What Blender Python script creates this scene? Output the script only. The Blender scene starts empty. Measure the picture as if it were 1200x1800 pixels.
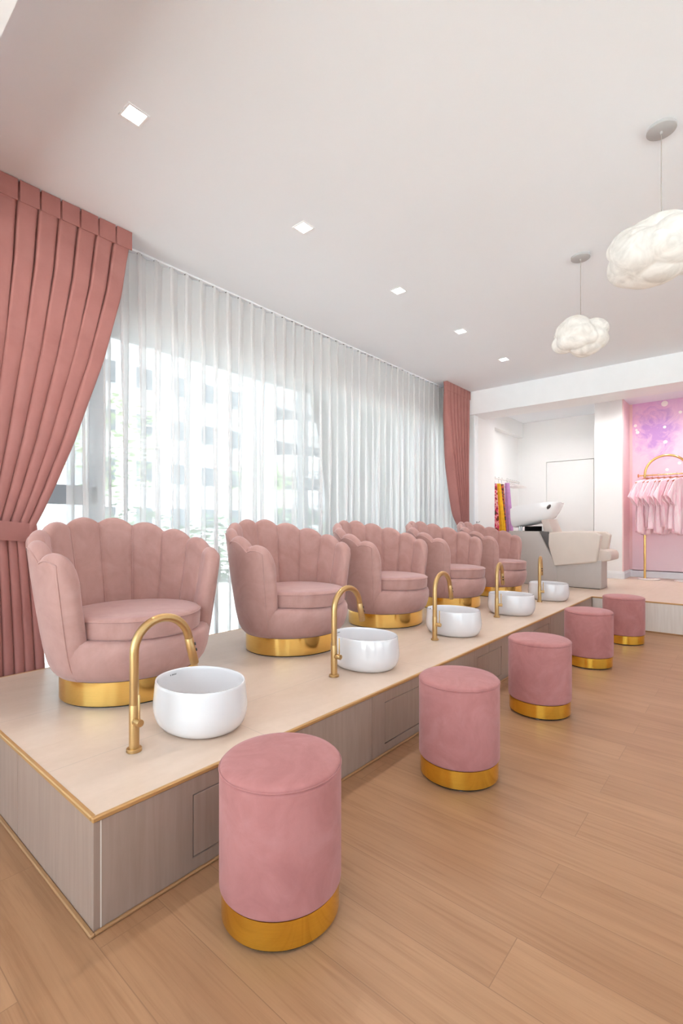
import bpy, bmesh, math, random
import numpy as np
from mathutils import Vector, Matrix

random.seed(7)
S = bpy.context.scene
COL = S.collection
PI = math.pi

# ------------------------------------------------------------------ camera
TH = math.atan2(722, 850)
cam_d = bpy.data.cameras.new('camera')
cam_d.sensor_fit = 'VERTICAL'
cam_d.sensor_height = 36
cam_d.lens = 17.0
cam_d.shift_y = 23 / 1800
cam_d.clip_start = 0.05
cam_d.clip_end = 300
cam = bpy.data.objects.new('camera', cam_d)
cam.location = (0, 0, 1.15)
cam.rotation_euler = (PI / 2, 0, TH - PI / 2)
COL.objects.link(cam)
S.camera = cam

# ------------------------------------------------------------------ light and exposure
world = bpy.data.worlds.new('world')
S.world = world
world.use_nodes = True
wbg = world.node_tree.nodes['Background']
wbg.inputs[0].default_value = (0.78, 0.90, 1.0, 1)
wbg.inputs[1].default_value = 2.6
sun_d = bpy.data.lights.new('sun', 'SUN')
sun_d.energy = 20.0
sun_d.angle = 0.03
sun_d.color = (1, 0.96, 0.9)
sun = bpy.data.objects.new('sun', sun_d)
sun.rotation_euler = (math.radians(11), 0, math.radians(8))
COL.objects.link(sun)
DOWNLIGHT_W = 2.5
PENDANT_W = 0.13
FAR_W = 3.0
S.view_settings.view_transform = 'Standard'
S.view_settings.look = 'None'
S.view_settings.exposure = 1.42
S.view_settings.gamma = 1.0
S.view_settings.use_curve_mapping = False
cy = S.cycles
cy.use_denoising = True
cy.max_bounces = 12
cy.diffuse_bounces = 8
cy.glossy_bounces = 5
cy.transmission_bounces = 6
cy.transparent_max_bounces = 24
cy.caustics_reflective = False
cy.caustics_refractive = False

P = 0.327      # platform top
Z = 3.075      # ceiling


# ------------------------------------------------------------------ materials
def s2l(c):
    return tuple((v / 255 / 12.92) if v / 255 <= 0.04045 else ((v / 255 + 0.055) / 1.055) ** 2.4 for v in c)


class NT:
    def __init__(self, name):
        self.m = bpy.data.materials.new(name)
        self.m.use_nodes = True
        self.t = self.m.node_tree
        self.b = self.t.nodes['Principled BSDF']
        self.out = self.t.nodes['Material Output']

    def n(self, kind, **kw):
        nd = self.t.nodes.new(kind)
        for k, v in kw.items():
            if k in nd.inputs.keys():
                nd.inputs[k].default_value = v
            else:
                setattr(nd, k, v)
        return nd

    def l(self, a, b):
        self.t.links.new(a, b)

    def coord(self, scale=(1, 1, 1), rot=(0, 0, 0), what='Object', loc=(0, 0, 0)):
        tc = self.n('ShaderNodeTexCoord')
        mp = self.n('ShaderNodeMapping')
        mp.inputs['Scale'].default_value = scale
        mp.inputs['Rotation'].default_value = rot
        mp.inputs['Location'].default_value = loc
        self.l(tc.outputs[what], mp.inputs['Vector'])
        return mp.outputs['Vector']

    def ramp(self, fac, stops):
        r = self.n('ShaderNodeValToRGB')
        el = r.color_ramp.elements
        while len(el) < len(stops):
            el.new(0.5)
        for e, (p, c) in zip(el, stops):
            e.position = p
            e.color = (*c, 1) if len(c) == 3 else c
        self.l(fac, r.inputs['Fac'])
        return r.outputs['Color']

    def noise(self, vec, scale, detail=3, rough=0.5, dist=0.0):
        nd = self.n('ShaderNodeTexNoise')
        nd.inputs['Scale'].default_value = scale
        nd.inputs['Detail'].default_value = detail
        nd.inputs['Roughness'].default_value = rough
        nd.inputs['Distortion'].default_value = dist
        self.l(vec, nd.inputs['Vector'])
        return nd.outputs['Fac']

    def mix(self, f, a, b, mode='MIX'):
        m = self.n('ShaderNodeMix', data_type='RGBA', blend_type=mode)
        for val, idx in ((f, 0), (a, 6), (b, 7)):
            if hasattr(val, 'is_linked'):
                self.l(val, m.inputs[idx])
            elif idx == 0:
                m.inputs[0].default_value = val
            else:
                m.inputs[idx].default_value = (*val, 1)
        return m.outputs[2]

    def bump(self, h, strength=0.1, dist=0.01):
        bp = self.n('ShaderNodeBump')
        bp.inputs['Strength'].default_value = strength
        bp.inputs['Distance'].default_value = dist
        self.l(h, bp.inputs['Height'])
        self.l(bp.outputs['Normal'], self.b.inputs['Normal'])


def plain(name, rgb, rough=0.5, metal=0.0, lin=False, noise=0.03, nscale=8, spec=None, coat=0.0):
    k = NT(name)
    c = rgb if lin else s2l(rgb)
    v = k.coord()
    f = k.noise(v, nscale, 3)
    k.l(k.ramp(f, [(0.3, tuple(x * (1 - noise) for x in c)), (0.7, tuple(min(1, x * (1 + noise)) for x in c))]), k.b.inputs['Base Color'])
    k.b.inputs['Roughness'].default_value = rough
    k.b.inputs['Metallic'].default_value = metal
    if spec is not None:
        k.b.inputs['Specular IOR Level'].default_value = spec
    if coat:
        k.b.inputs['Coat Weight'].default_value = coat
    return k.m


def velvet(name, base, dark, light, sheen=0.5, tint=(1, 0.8, 0.8), scale=4.0):
    k = NT(name)
    v = k.coord()
    f1 = k.noise(v, scale, 5, 0.6, 1.2)
    v2 = k.coord(scale=(1, 1, 0.5))
    f2 = k.noise(v2, scale * 5, 4, 0.65, 0.6)
    c1 = k.ramp(f1, [(0.34, s2l(dark)), (0.5, s2l(base)), (0.68, s2l(light))])
    c2 = k.ramp(f2, [(0.3, (0.94, 0.94, 0.94)), (0.6, (1, 1, 1))])
    c = k.mix(0.8, c1, c2, 'MULTIPLY')
    k.l(c, k.b.inputs['Base Color'])
    k.b.inputs['Roughness'].default_value = 0.85
    k.b.inputs['Specular IOR Level'].default_value = 0.15
    k.b.inputs['Sheen Weight'].default_value = sheen
    k.b.inputs['Sheen Roughness'].default_value = 0.45
    k.b.inputs['Sheen Tint'].default_value = (*tint, 1)
    v3 = k.coord()
    k.bump(k.noise(v3, 260, 2), 0.12, 0.002)
    return k.m


M = {}
M['wall'] = plain('wall_paint', (240, 240, 240), 0.7, noise=0.01, nscale=2)
M['ceiling'] = plain('ceiling_paint', (238, 243, 249), 0.8, noise=0.006, nscale=1)
M['pinkwall'] = plain('pink_wall_paint', (240, 206, 208), 0.7, noise=0.015, nscale=2)
M['trim_white'] = plain('white_trim_paint', (241, 244, 247), 0.45, noise=0.01)
M['chair'] = velvet('chair_velvet', (180, 140, 133), (174, 133, 126), (186, 147, 140), 0.35, (1, 0.9, 0.93), 5)
M['stool'] = velvet('stool_velvet', (177, 119, 116), (170, 112, 109), (183, 127, 125), 0.22, (1, 0.86, 0.93), 6)
M['curtain'] = velvet('curtain_velvet', (170, 116, 110), (165, 111, 105), (175, 122, 116), 0.25, (1, 0.8, 0.75), 2)
M['ceramic'] = plain('white_ceramic', (224, 221, 222), 0.08, noise=0.004, coat=0.3)
M['bowl'] = plain('bright_ceramic', (246, 246, 247), 0.12, noise=0.004, coat=0.3)
M['black'] = plain('black_rubber', (22, 20, 20), 0.5)
M['greydark'] = plain('dark_grey_plastic', (92, 86, 84), 0.6)
M['leather'] = plain('beige_leatherette', (206, 192, 182), 0.5, noise=0.02, nscale=5)
M['leather_pale'] = plain('pale_leatherette', (214, 201, 190), 0.5, noise=0.02, nscale=5)
M['unitgrey'] = plain('warm_grey_laminate', (184, 175, 169), 0.5, noise=0.02)
M['steel'] = plain('brushed_steel', (190, 190, 190), 0.3, 1.0)
M['canopy'] = plain('grey_canopy_paint', (178, 177, 178), 0.5)
M['cord'] = plain('grey_cord', (160, 152, 148), 0.6)
M['hanger'] = plain('rose_gold_hanger', (205, 130, 95), 0.3, 0.8)
M['whiteplastic'] = plain('white_plastic', (232, 226, 224), 0.4)
M['facade'] = plain('white_facade', (236, 238, 240), 0.8, noise=0.02, nscale=0.5)
M['facade_window'] = plain('facade_window_glass', (95, 110, 120), 0.2, noise=0.1, nscale=0.5)
M['frame'] = plain('grey_window_frame', (176, 186, 194), 0.4)
M['pavement'] = plain('pale_pavement', (205, 205, 202), 0.9, noise=0.05, nscale=1)
M['seam'] = plain('dark_gap', (70, 56, 48), 0.8)
M['marble'] = plain('white_marble', (232, 222, 216), 0.3, noise=0.03)
M['dot'] = plain('white_dot', (250, 244, 242), 0.5)
M['logo'] = plain('grey_print', (120, 118, 118), 0.5)
M['yellow'] = plain('yellow_tulle', (236, 186, 20), 0.7, noise=0.12, nscale=20)
M['lilac'] = plain('lilac_tulle', (200, 150, 205), 0.7, noise=0.10, nscale=20)


def multi_print(name, cols, scale):
    k = NT(name)
    f = k.noise(k.coord(), scale, 1, 0.5, 0.5)
    st = [(0.3 + 0.4 * i / (len(cols) - 1), s2l(c)) for i, c in enumerate(cols)]
    k.l(k.ramp(f, st), k.b.inputs['Base Color'])
    k.b.inputs['Roughness'].default_value = 0.7
    return k.m


M['redprint'] = multi_print('red_print_fabric', [(120, 60, 30), (225, 40, 100), (240, 200, 190), (225, 30, 90), (90, 50, 40)], 14)
M['darkprint'] = multi_print('dark_print_fabric', [(50, 40, 40), (215, 95, 70), (130, 95, 70), (70, 30, 80)], 14)


def brushed(name, rgb, rough, bump=0.0, aniso=0.0):
    k = NT(name)
    c = s2l(rgb)
    v = k.coord(scale=(1, 1, 40))
    f = k.noise(v, 10, 3)
    k.l(k.ramp(f, [(0.3, tuple(x * 0.93 for x in c)), (0.7, c)]), k.b.inputs['Base Color'])
    k.b.inputs['Metallic'].default_value = 1
    k.b.inputs['Roughness'].default_value = rough
    k.b.inputs['Anisotropic'].default_value = aniso
    return k.m


M['gold'] = brushed('polished_gold', (245, 205, 120), 0.14)
M['goldstool'] = brushed('yellow_gold', (255, 212, 90), 0.15)
M['brass'] = brushed('brushed_brass', (204, 168, 116), 0.36)
M['goldtrim'] = plain('gold_trim', (196, 152, 98), 0.38, 0.35)
M['woodtrim'] = plain('oak_trim', (164, 122, 82), 0.45)
M['goldrack'] = brushed('rack_gold', (232, 190, 120), 0.22)


def mat_floor():
    k = NT('oak_planks')
    v = k.coord(rot=(0, 0, PI / 2))          # planks run along the room's y axis
    br = k.n('ShaderNodeTexBrick')
    br.offset = 0.37
    br.inputs['Scale'].default_value = 1.0
    br.inputs['Mortar Size'].default_value = 0.0015
    br.inputs['Mortar Smooth'].default_value = 0.3
    br.inputs['Brick Width'].default_value = 1.35
    br.inputs['Row Height'].default_value = 0.192
    br.inputs['Bias'].default_value = 0.0
    br.inputs['Color1'].default_value = (0, 0, 0, 1)
    br.inputs['Color2'].default_value = (1, 1, 1, 1)
    br.inputs['Mortar'].default_value = (0.5, 0.5, 0.5, 1)
    k.l(v, br.inputs['Vector'])
    tone = k.ramp(br.outputs['Color'], [(0.0, s2l((164, 123, 91))), (1.0, s2l((172, 131, 98)))])
    vg = k.coord(scale=(34, 1.3, 1))
    # shift the grain from plank to plank
    add = k.n('ShaderNodeVectorMath', operation='ADD')
    sc = k.n('ShaderNodeVectorMath', operation='SCALE')
    sc.inputs['Scale'].default_value = 13.0
    k.l(br.outputs['Color'], sc.inputs[0])
    k.l(vg, add.inputs[0])
    k.l(sc.outputs[0], add.inputs[1])
    g1 = k.noise(add.outputs[0], 1.6, 6, 0.62, 0.8)
    gc = k.ramp(g1, [(0.32, (0.84, 0.79, 0.74)), (0.48, (0.97, 0.96, 0.95)), (0.7, (1.05, 1.05, 1.04))])
    vg2 = k.coord(scale=(5, 0.6, 1))
    g2 = k.noise(vg2, 1.2, 4, 0.5, 2.0)
    gc2 = k.ramp(g2, [(0.35, (0.93, 0.90, 0.87)), (0.6, (1.03, 1.03, 1.03))])
    vk = k.coord(scale=(2.3, 0.75, 1))
    vo = k.n('ShaderNodeTexVoronoi', feature='F1')
    vo.inputs['Scale'].default_value = 1.0
    k.l(vk, vo.inputs['Vector'])
    kn = k.ramp(vo.outputs['Distance'], [(0.0, (0.62, 0.54, 0.47)), (0.022, (0.8, 0.74, 0.68)), (0.05, (1, 1, 1))])
    c = k.mix(1.0, tone, gc, 'MULTIPLY')
    c = k.mix(1.0, c, gc2, 'MULTIPLY')
    c = k.mix(0.8, c, kn, 'MULTIPLY')
    c = k.mix(br.outputs['Fac'], c, s2l((146, 108, 79)))
    k.l(c, k.b.inputs['Base Color'])
    k.b.inputs['Roughness'].default_value = 0.42
    k.b.inputs['Specular IOR Level'].default_value = 0.35
    k.bump(g1, 0.05, 0.003)
    return k.m


M['floor'] = mat_floor()


def mat_tile(name, base, light, joint, w, h):
    k = NT(name)
    v = k.coord()
    f = k.noise(k.coord(scale=(1, 3, 1)), 2.2, 6, 0.6, 0.8)
    f2 = k.noise(v, 30, 4, 0.6)
    c = k.ramp(f, [(0.3, s2l(base)), (0.7, s2l(light))])
    c = k.mix(0.5, c, k.ramp(f2, [(0.3, (0.95, 0.94, 0.93)), (0.7, (1.02, 1.02, 1.02))]), 'MULTIPLY')
    br = k.n('ShaderNodeTexBrick')
    br.offset = 0.0
    br.inputs['Scale'].default_value = 1.0
    br.inputs['Mortar Size'].default_value = 0.0012
    br.inputs['Brick Width'].default_value = w
    br.inputs['Row Height'].default_value = h
    k.l(k.coord(loc=(0.53, 0.22, 0)), br.inputs['Vector'])
    c = k.mix(br.outputs['Fac'], c, s2l(joint))
    k.l(c, k.b.inputs['Base Color'])
    k.b.inputs['Roughness'].default_value = 0.38
    k.b.inputs['Specular IOR Level'].default_value = 0.4
    return k.m


M['deck'] = mat_tile('beige_stone_tile', (210, 187, 168), (218, 197, 180), (186, 168, 154), 1.2, 0.6)


def mat_panel(name, base, dark):
    k = NT(name)
    f = k.noise(k.coord(scale=(26, 26, 1.4)), 2.0, 5, 0.6, 0.5)
    f2 = k.noise(k.coord(), 3, 3)
    c = k.ramp(f, [(0.3, s2l(dark)), (0.65, s2l(base))])
    c = k.mix(0.6, c, k.ramp(f2, [(0.3, (0.95, 0.94, 0.93)), (0.7, (1.03, 1.03, 1.03))]), 'MULTIPLY')
    k.l(c, k.b.inputs['Base Color'])
    k.b.inputs['Roughness'].default_value = 0.4
    return k.m


M['panel'] = mat_panel('taupe_wood_tile', (164, 143, 131), (154, 133, 121))
M['riser'] = mat_panel('pale_wood_tile', (222, 214, 206), (212, 202, 193))


def mat_sheer():
    k = NT('sheer_voile')
    t = k.t
    t.nodes.remove(k.b)
    tr = k.n('ShaderNodeBsdfTransparent')
    tr.inputs[0].default_value = (0.96, 0.985, 1.0, 1)
    df = k.n('ShaderNodeBsdfDiffuse')
    df.inputs[0].default_value = (0.92, 0.91, 0.91, 1)
    tl = k.n('ShaderNodeBsdfTranslucent')
    tl.inputs[0].default_value = (0.94, 0.92, 0.91, 1)
    m1 = k.n('ShaderNodeMixShader')
    m1.inputs[0].default_value = 0.55
    k.l(df.outputs[0], m1.inputs[1])
    k.l(tl.outputs[0], m1.inputs[2])
    m2 = k.n('ShaderNodeMixShader')
    # a weave seen at a slant closes up: cover rises with the angle of view
    lw = k.n('ShaderNodeLayerWeight')
    lw.inputs['Blend'].default_value = 0.35
    mr = k.n('ShaderNodeMapRange')
    mr.inputs['To Min'].default_value = 0.62
    mr.inputs['To Max'].default_value = 0.95
    k.l(lw.outputs['Facing'], mr.inputs['Value'])
    k.l(mr.outputs[0], m2.inputs[0])
    k.l(tr.outputs[0], m2.inputs[1])
    k.l(m1.outputs[0], m2.inputs[2])
    k.l(m2.outputs[0], k.out.inputs['Surface'])
    return k.m


M['sheer'] = mat_sheer()


def mat_glass(name, tint):
    k = NT(name)
    k.t.nodes.remove(k.b)
    tr = k.n('ShaderNodeBsdfTransparent')
    tr.inputs[0].default_value = (*tint, 1)
    gl = k.n('ShaderNodeBsdfGlossy')
    gl.inputs['Roughness'].default_value = 0.02
    fr = k.n('ShaderNodeFresnel')
    fr.inputs['IOR'].default_value = 1.35
    m = k.n('ShaderNodeMixShader')
    k.l(fr.outputs[0], m.inputs[0])
    k.l(tr.outputs[0], m.inputs[1])
    k.l(gl.outputs[0], m.inputs[2])
    k.l(m.outputs[0], k.out.inputs['Surface'])
    return k.m


M['glass'] = mat_glass('clear_window_glass', (.87, .89, .89))
M['glass_tint'] = mat_glass('tinted_window_glass', (.485, .505, .515))


def mat_emit(name, rgb, strength):
    k = NT(name)
    k.b.inputs['Base Color'].default_value = (*rgb, 1)
    k.b.inputs['Emission Color'].default_value = (*rgb, 1)
    k.b.inputs['Emission Strength'].default_value = strength
    return k.m


M['led'] = mat_emit('led_diffuser', (1, 0.97, 0.92), 6.0)


def mat_cloud():
    k = NT('cloud_paper')
    k.t.nodes.remove(k.b)
    f = k.noise(k.coord(), 9, 5, 0.6, 1.5)
    c = k.ramp(f, [(0.3, (0.66, 0.65, 0.63)), (0.62, (0.88, 0.87, 0.85))])
    df = k.n('ShaderNodeBsdfDiffuse')
    tl = k.n('ShaderNodeBsdfTranslucent')
    k.l(c, df.inputs[0])
    k.l(c, tl.inputs[0])
    m = k.n('ShaderNodeMixShader')
    m.inputs[0].default_value = 0.35
    k.l(df.outputs[0], m.inputs[1])
    k.l(tl.outputs[0], m.inputs[2])
    k.l(m.outputs[0], k.out.inputs['Surface'])
    return k.m


M['cloud'] = mat_cloud()


def mat_mural():
    k = NT('watercolour_mural')
    v = k.coord()
    sep = k.n('ShaderNodeSeparateXYZ')
    k.l(v, sep.inputs[0])
    n1 = k.noise(v, 1.1, 5, 0.55, 0.8)
    mth = k.n('ShaderNodeMath', operation='MULTIPLY_ADD')
    k.l(n1, mth.inputs[0])
    mth.inputs[1].default_value = 1.5
    k.l(sep.outputs['Z'], mth.inputs[2])
    mr = k.n('ShaderNodeMapRange')
    mr.inputs['From Min'].default_value = 0.9
    mr.inputs['From Max'].default_value = 5.0
    k.l(mth.outputs[0], mr.inputs['Value'])
    c = k.ramp(mr.outputs[0], [(0.0, s2l((246, 224, 230))), (0.35, s2l((246, 214, 226))), (0.55, s2l((245, 202, 222))), (0.68, s2l((232, 186, 224))), (0.8, s2l((212, 168, 222))), (0.92, s2l((176, 138, 214)))])
    n2 = k.noise(k.coord(loc=(3, 1, 0)), 1.4, 6, 0.6, 1.5)
    c = k.mix(k.ramp(n2, [(0.52, (0, 0, 0)), (0.7, (0.45, 0.45, 0.45))]), c, s2l((246, 226, 236)))
    # a violet bloom in the upper left corner of the paper
    vb = k.coord(loc=(-8.9, -1.15, -2.6), scale=(1, 1, 1))
    gr = k.n('ShaderNodeTexGradient', gradient_type='SPHERICAL')
    mb = k.n('ShaderNodeMapping')
    mb.inputs['Scale'].default_value = (1.6, 1.6, 1.3)
    k.l(vb, mb.inputs['Vector'])
    k.l(mb.outputs[0], gr.inputs[0])
    n3 = k.noise(k.coord(), 5, 6, 0.65, 2.0)
    mm = k.n('ShaderNodeMath', operation='MULTIPLY')
    k.l(gr.outputs['Fac'], mm.inputs[0])
    k.l(n3, mm.inputs[1])
    c = k.mix(k.ramp(mm.outputs[0], [(0.2, (0, 0, 0)), (0.42, (0.85, 0.85, 0.85))]), c, s2l((186, 140, 210)))
    k.l(c, k.b.inputs['Base Color'])
    k.b.inputs['Roughness'].default_value = 0.6
    return k.m


M['mural'] = mat_mural()


def mat_satin():
    k = NT('pink_satin')
    f = k.noise(k.coord(scale=(1, 1, 0.25)), 22, 4, 0.6, 0.6)
    k.l(k.ramp(f, [(0.3, s2l((246, 196, 212))), (0.55, s2l((252, 226, 233))), (0.75, s2l((254, 240, 243)))]), k.b.inputs['Base Color'])
    k.b.inputs['Roughness'].default_value = 0.4
    return k.m


M['satin'] = mat_satin()


def mat_leaf(name, a, b):
    k = NT(name)
    f = k.noise(k.coord(), 2.5, 4)
    k.l(k.ramp(f, [(0.3, s2l(a)), (0.7, s2l(b))]), k.b.inputs['Base Color'])
    k.b.inputs['Roughness'].default_value = 0.8
    return k.m


M['leaf'] = mat_leaf('hedge_leaves', (86, 118, 92), (128, 158, 120))
M['leaf2'] = mat_leaf('tree_leaves', (150, 178, 120), (190, 208, 158))
M['bark'] = plain('bark', (110, 96, 84), 0.9)


# ------------------------------------------------------------------ mesh helpers
def finish(name, me, m, parent=None, smooth=True, angle=35, loc=None):
    me.materials.append(m)
    if smooth:
        me.polygons.foreach_set('use_smooth', [True] * len(me.polygons))
        me.set_sharp_from_angle(angle=math.radians(angle))
    o = bpy.data.objects.new(name, me)
    COL.objects.link(o)
    if parent:
        o.parent = parent
    if loc:
        o.location = loc
    return o


def from_bm(name, bm, m, parent=None, **kw):
    bmesh.ops.recalc_face_normals(bm, faces=bm.faces)
    me = bpy.data.meshes.new(name)
    bm.to_mesh(me)
    bm.free()
    return finish(name, me, m, parent, **kw)


def add_box(bm, a, b, bev=0.0, seg=2, rot=None):
    x0, y0, z0 = a
    x1, y1, z1 = b
    t = bmesh.new()
    bmesh.ops.create_cube(t, size=1)
    bmesh.ops.scale(t, vec=(abs(x1 - x0), abs(y1 - y0), abs(z1 - z0)), verts=t.verts)
    if bev:
        bmesh.ops.bevel(t, geom=t.edges[:], offset=bev, segments=seg, affect='EDGES', profile=0.5)
    if rot is not None:
        bmesh.ops.rotate(t, cent=(0, 0, 0), matrix=rot, verts=t.verts)
    bmesh.ops.translate(t, vec=((x0 + x1) / 2, (y0 + y1) / 2, (z0 + z1) / 2), verts=t.verts)
    merge(bm, t)


def merge(bm, t):
    me = bpy.data.meshes.new('tmp')
    t.to_mesh(me)
    t.free()
    bm.from_mesh(me)
    bpy.data.meshes.remove(me)


def box(name, a, b, m, parent=None, bev=0.0, seg=2):
    bm = bmesh.new()
    add_box(bm, a, b, bev, seg)
    return from_bm(name, bm, m, parent)


def add_grid(bm, pts, close_u=False, close_v=False, cap_start=False, cap_end=False):
    """pts[i][j] -> quads."""
    nu, nv = len(pts), len(pts[0])
    vs = [[bm.verts.new(p) for p in row] for row in pts]
    for i in range(nu if close_u else nu - 1):
        for j in range(nv if close_v else nv - 1):
            a, b = vs[i][j], vs[(i + 1) % nu][j]
            c, d = vs[(i + 1) % nu][(j + 1) % nv], vs[i][(j + 1) % nv]
            try:
                bm.faces.new((a, b, c, d))
            except ValueError:
                pass
    if cap_start:
        bm.faces.new(vs[0])
    if cap_end:
        bm.faces.new(vs[-1])
    return vs


def add_lathe(bm, prof, n=48, sx=1.0, sy=1.0, c=(0, 0), yfront=None, cap0=True, cap1=True):
    """prof: (r, z) list; rings stacked; front (-y) half may have its own y scale."""
    rings = []
    for r, z in prof:
        ring = []
        for i in range(n):
            a = 2 * PI * i / n
            yy = math.sin(a)
            k = (yfront if (yfront is not None and yy < 0) else sy)
            ring.append((c[0] + r * sx * math.cos(a), c[1] + r * k * yy, z))
        rings.append(ring)
    add_grid(bm, rings, close_v=True, cap_start=cap0, cap_end=cap1)


def lathe(name, prof, m, parent=None, angle=40, **kw):
    bm = bmesh.new()
    add_lathe(bm, prof, **kw)
    return from_bm(name, bm, m, parent, angle=angle)


def rnd_prof(r, z0, z1, rad0, rad1, n=6):
    """vertical cylinder profile with rounded lower and upper edges."""
    p = []
    for i in range(n + 1):
        a = PI / 2 * i / n
        p.append((r - rad0 + rad0 * math.sin(a), z0 + rad0 - rad0 * math.cos(a)))
    for i in range(n + 1):
        a = PI / 2 * i / n
        p.append((r - rad1 + rad1 * math.cos(a), z1 - rad1 + rad1 * math.sin(a)))
    return p


def add_tube(bm, path, r, n=12, caps=True, closed=False):
    path = [Vector(p) for p in path]
    rs = r if isinstance(r, (list, tuple)) else [r] * len(path)
    N = len(path)
    tang = []
    for i in range(N):
        a = path[i - 1] if (i > 0 or closed) else path[i]
        b = path[(i + 1) % N] if (i < N - 1 or closed) else path[i]
        t = (b - a)
        tang.append(t.normalized() if t.length > 1e-9 else Vector((0, 0, 1)))
    ref = Vector((0, 0, 1)) if abs(tang[0].z) < 0.9 else Vector((1, 0, 0))
    nrm = (ref - tang[0] * ref.dot(tang[0])).normalized()
    rings = []
    for i in range(N):
        nrm = nrm - tang[i] * nrm.dot(tang[i])
        nrm = nrm.normalized() if nrm.length > 1e-6 else tang[i].orthogonal().normalized()
        bn = tang[i].cross(nrm)
        rings.append([tuple(path[i] + (nrm * math.cos(2 * PI * k / n) + bn * math.sin(2 * PI * k / n)) * rs[i]) for k in range(n)])
    add_grid(bm, rings, close_u=closed, close_v=True, cap_start=caps and not closed, cap_end=caps and not closed)


def tube(name, path, r, m, parent=None, n=12, **kw):
    bm = bmesh.new()
    add_tube(bm, path, r, n, **kw)
    return from_bm(name, bm, m, parent, angle=50)


def add_prism_yz(bm, poly, x0, x1, bev=0.0, seg=3):
    """polygon in the y-z plane extruded from x0 to x1, all edges bevelled."""
    t = bmesh.new()
    a = [t.verts.new((x0, y, z)) for y, z in poly]
    b = [t.verts.new((x1, y, z)) for y, z in poly]
    t.faces.new(a)
    t.faces.new(b[::-1])
    n = len(poly)
    for i in range(n):
        t.faces.new((a[i], b[i], b[(i + 1) % n], a[(i + 1) % n]))
    bmesh.ops.recalc_face_normals(t, faces=t.faces)
    if bev:
        bmesh.ops.bevel(t, geom=t.edges[:], offset=bev, segments=seg, affect='EDGES', profile=0.5)
    merge(bm, t)


def prism_yz(name, poly, x0, x1, m, parent=None, bev=0.0, seg=3):
    bm = bmesh.new()
    add_prism_yz(bm, poly, x0, x1, bev, seg)
    return from_bm(name, bm, m, parent, angle=40)


def interp(x, tab):
    return float(np.interp(x, [t[0] for t in tab], [t[1] for t in tab]))


# ------------------------------------------------------------------ object helpers
def tag(o, label=None, cat=None, group=None, kind=None):
    if label:
        o['label'] = label
    if cat:
        o['category'] = cat
    if group:
        o['group'] = group
    if kind:
        o['kind'] = kind
    return o


def struct(o, label=None):
    o['kind'] = 'structure'
    if label:
        o['label'] = label
    return o


def thing(name, label, cat, loc=(0, 0, 0), rz=0, group=None):
    o = bpy.data.objects.new(name, None)
    COL.objects.link(o)
    o.location = loc
    o.rotation_euler = (0, 0, rz)
    o.empty_display_size = 0.1
    return tag(o, label, cat, group)


def dup(root, loc, rz=0, label=None, parent=None):
    r = root.copy()
    COL.objects.link(r)
    if parent is not None:
        r.parent = parent
    else:
        r.location = loc
        r.rotation_euler = (0, 0, rz)
        r['label'] = label
    for ch in list(root.children):
        dup(ch, None, parent=r)
    return r


# ------------------------------------------------------------------ room shell
def wall_with_hole(name, axis, pos, thick, u0, u1, z0, z1, holes, m):
    """slab normal to axis with rectangular holes (u0,u1,z0,z1), built from boxes."""
    bm = bmesh.new()
    us = sorted({u0, u1, *[h[0] for h in holes], *[h[1] for h in holes]})
    zs = sorted({z0, z1, *[h[2] for h in holes], *[h[3] for h in holes]})
    for ua, ub in zip(us, us[1:]):
        for za, zb in zip(zs, zs[1:]):
            cu, cz = (ua + ub) / 2, (za + zb) / 2
            if any(h[0] < cu < h[1] and h[2] < cz < h[3] for h in holes):
                continue
            if axis == 'y':
                add_box(bm, (ua, pos, za), (ub, pos + thick, zb))
            else:
                add_box(bm, (pos, ua, za), (pos + thick, ub, zb))
    return struct(from_bm(name, bm, m, smooth=False))


XR = -3.2      # rear wall
YR = -4.2      # right wall
struct(box('floor', (XR, YR, -0.06), (6.14, 3.62, 0.0), M['floor']))
struct(box('ceiling', (XR, YR, Z), (9.6, 3.62, Z + 0.1), M['ceiling']))
# window wall on the left
WX = [1.48, 3.54, 5.60, 6.50]
wall_with_hole('wall_left', 'y', 3.46, 0.16, XR, 6.62, 0, Z, [(-0.6, 6.58, 0.12, 2.60)], M['wall'])
# rear wall behind the camera with its shop windows, and the unseen right wall, its windows added for fill light
wall_with_hole('wall_rear', 'x', XR - 0.15, 0.15, YR, 3.62, 0, Z, [(-4.0, -0.4, 0.06, 2.95), (-0.2, 3.2, 0.06, 2.95)], M['wall'])
wall_with_hole('wall_right', 'y', YR - 0.15, 0.15, XR, 9.6, 0, Z, [(-2.9, 1.4, 0.06, 2.95), (1.6, 5.9, 0.06, 2.95)], M['wall'])


def window(name, axis, pos, u0, u1, z0, z1, mulls, trans=(), gm='glass_tint'):
    bm = bmesh.new()
    f = 0.055

    def bar(ua, ub, za, zb):
        if axis == 'y':
            add_box(bm, (ua, pos - 0.035, za), (ub, pos + 0.035, zb), 0.004, 1)
        else:
            add_box(bm, (pos - 0.035, ua, za), (pos + 0.035, ub, zb), 0.004, 1)
    bar(u0, u1, z1 - f - 0.03, z1)
    bar(u0, u1, z0, z0 + f)
    bar(u0, u0 + f, z0, z1)
    bar(u1 - f, u1, z0, z1)
    for u in mulls:
        bar(u - 0.05, u + 0.05, z0, z1)
    for (ua, ub, za, zb) in trans:
        bar(ua, ub, za, zb)
    root = from_bm(name, bm, M['frame'], angle=30)
    struct(root)
    bm = bmesh.new()
    if axis == 'y':
        add_box(bm, (u0, pos - 0.006, z0), (u1, pos + 0.006, z1))
    else:
        add_box(bm, (pos - 0.006, u0, z0), (pos + 0.006, u1, z1))
    g = from_bm('pane', bm, M[gm], root, smooth=False)
    return root


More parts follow.
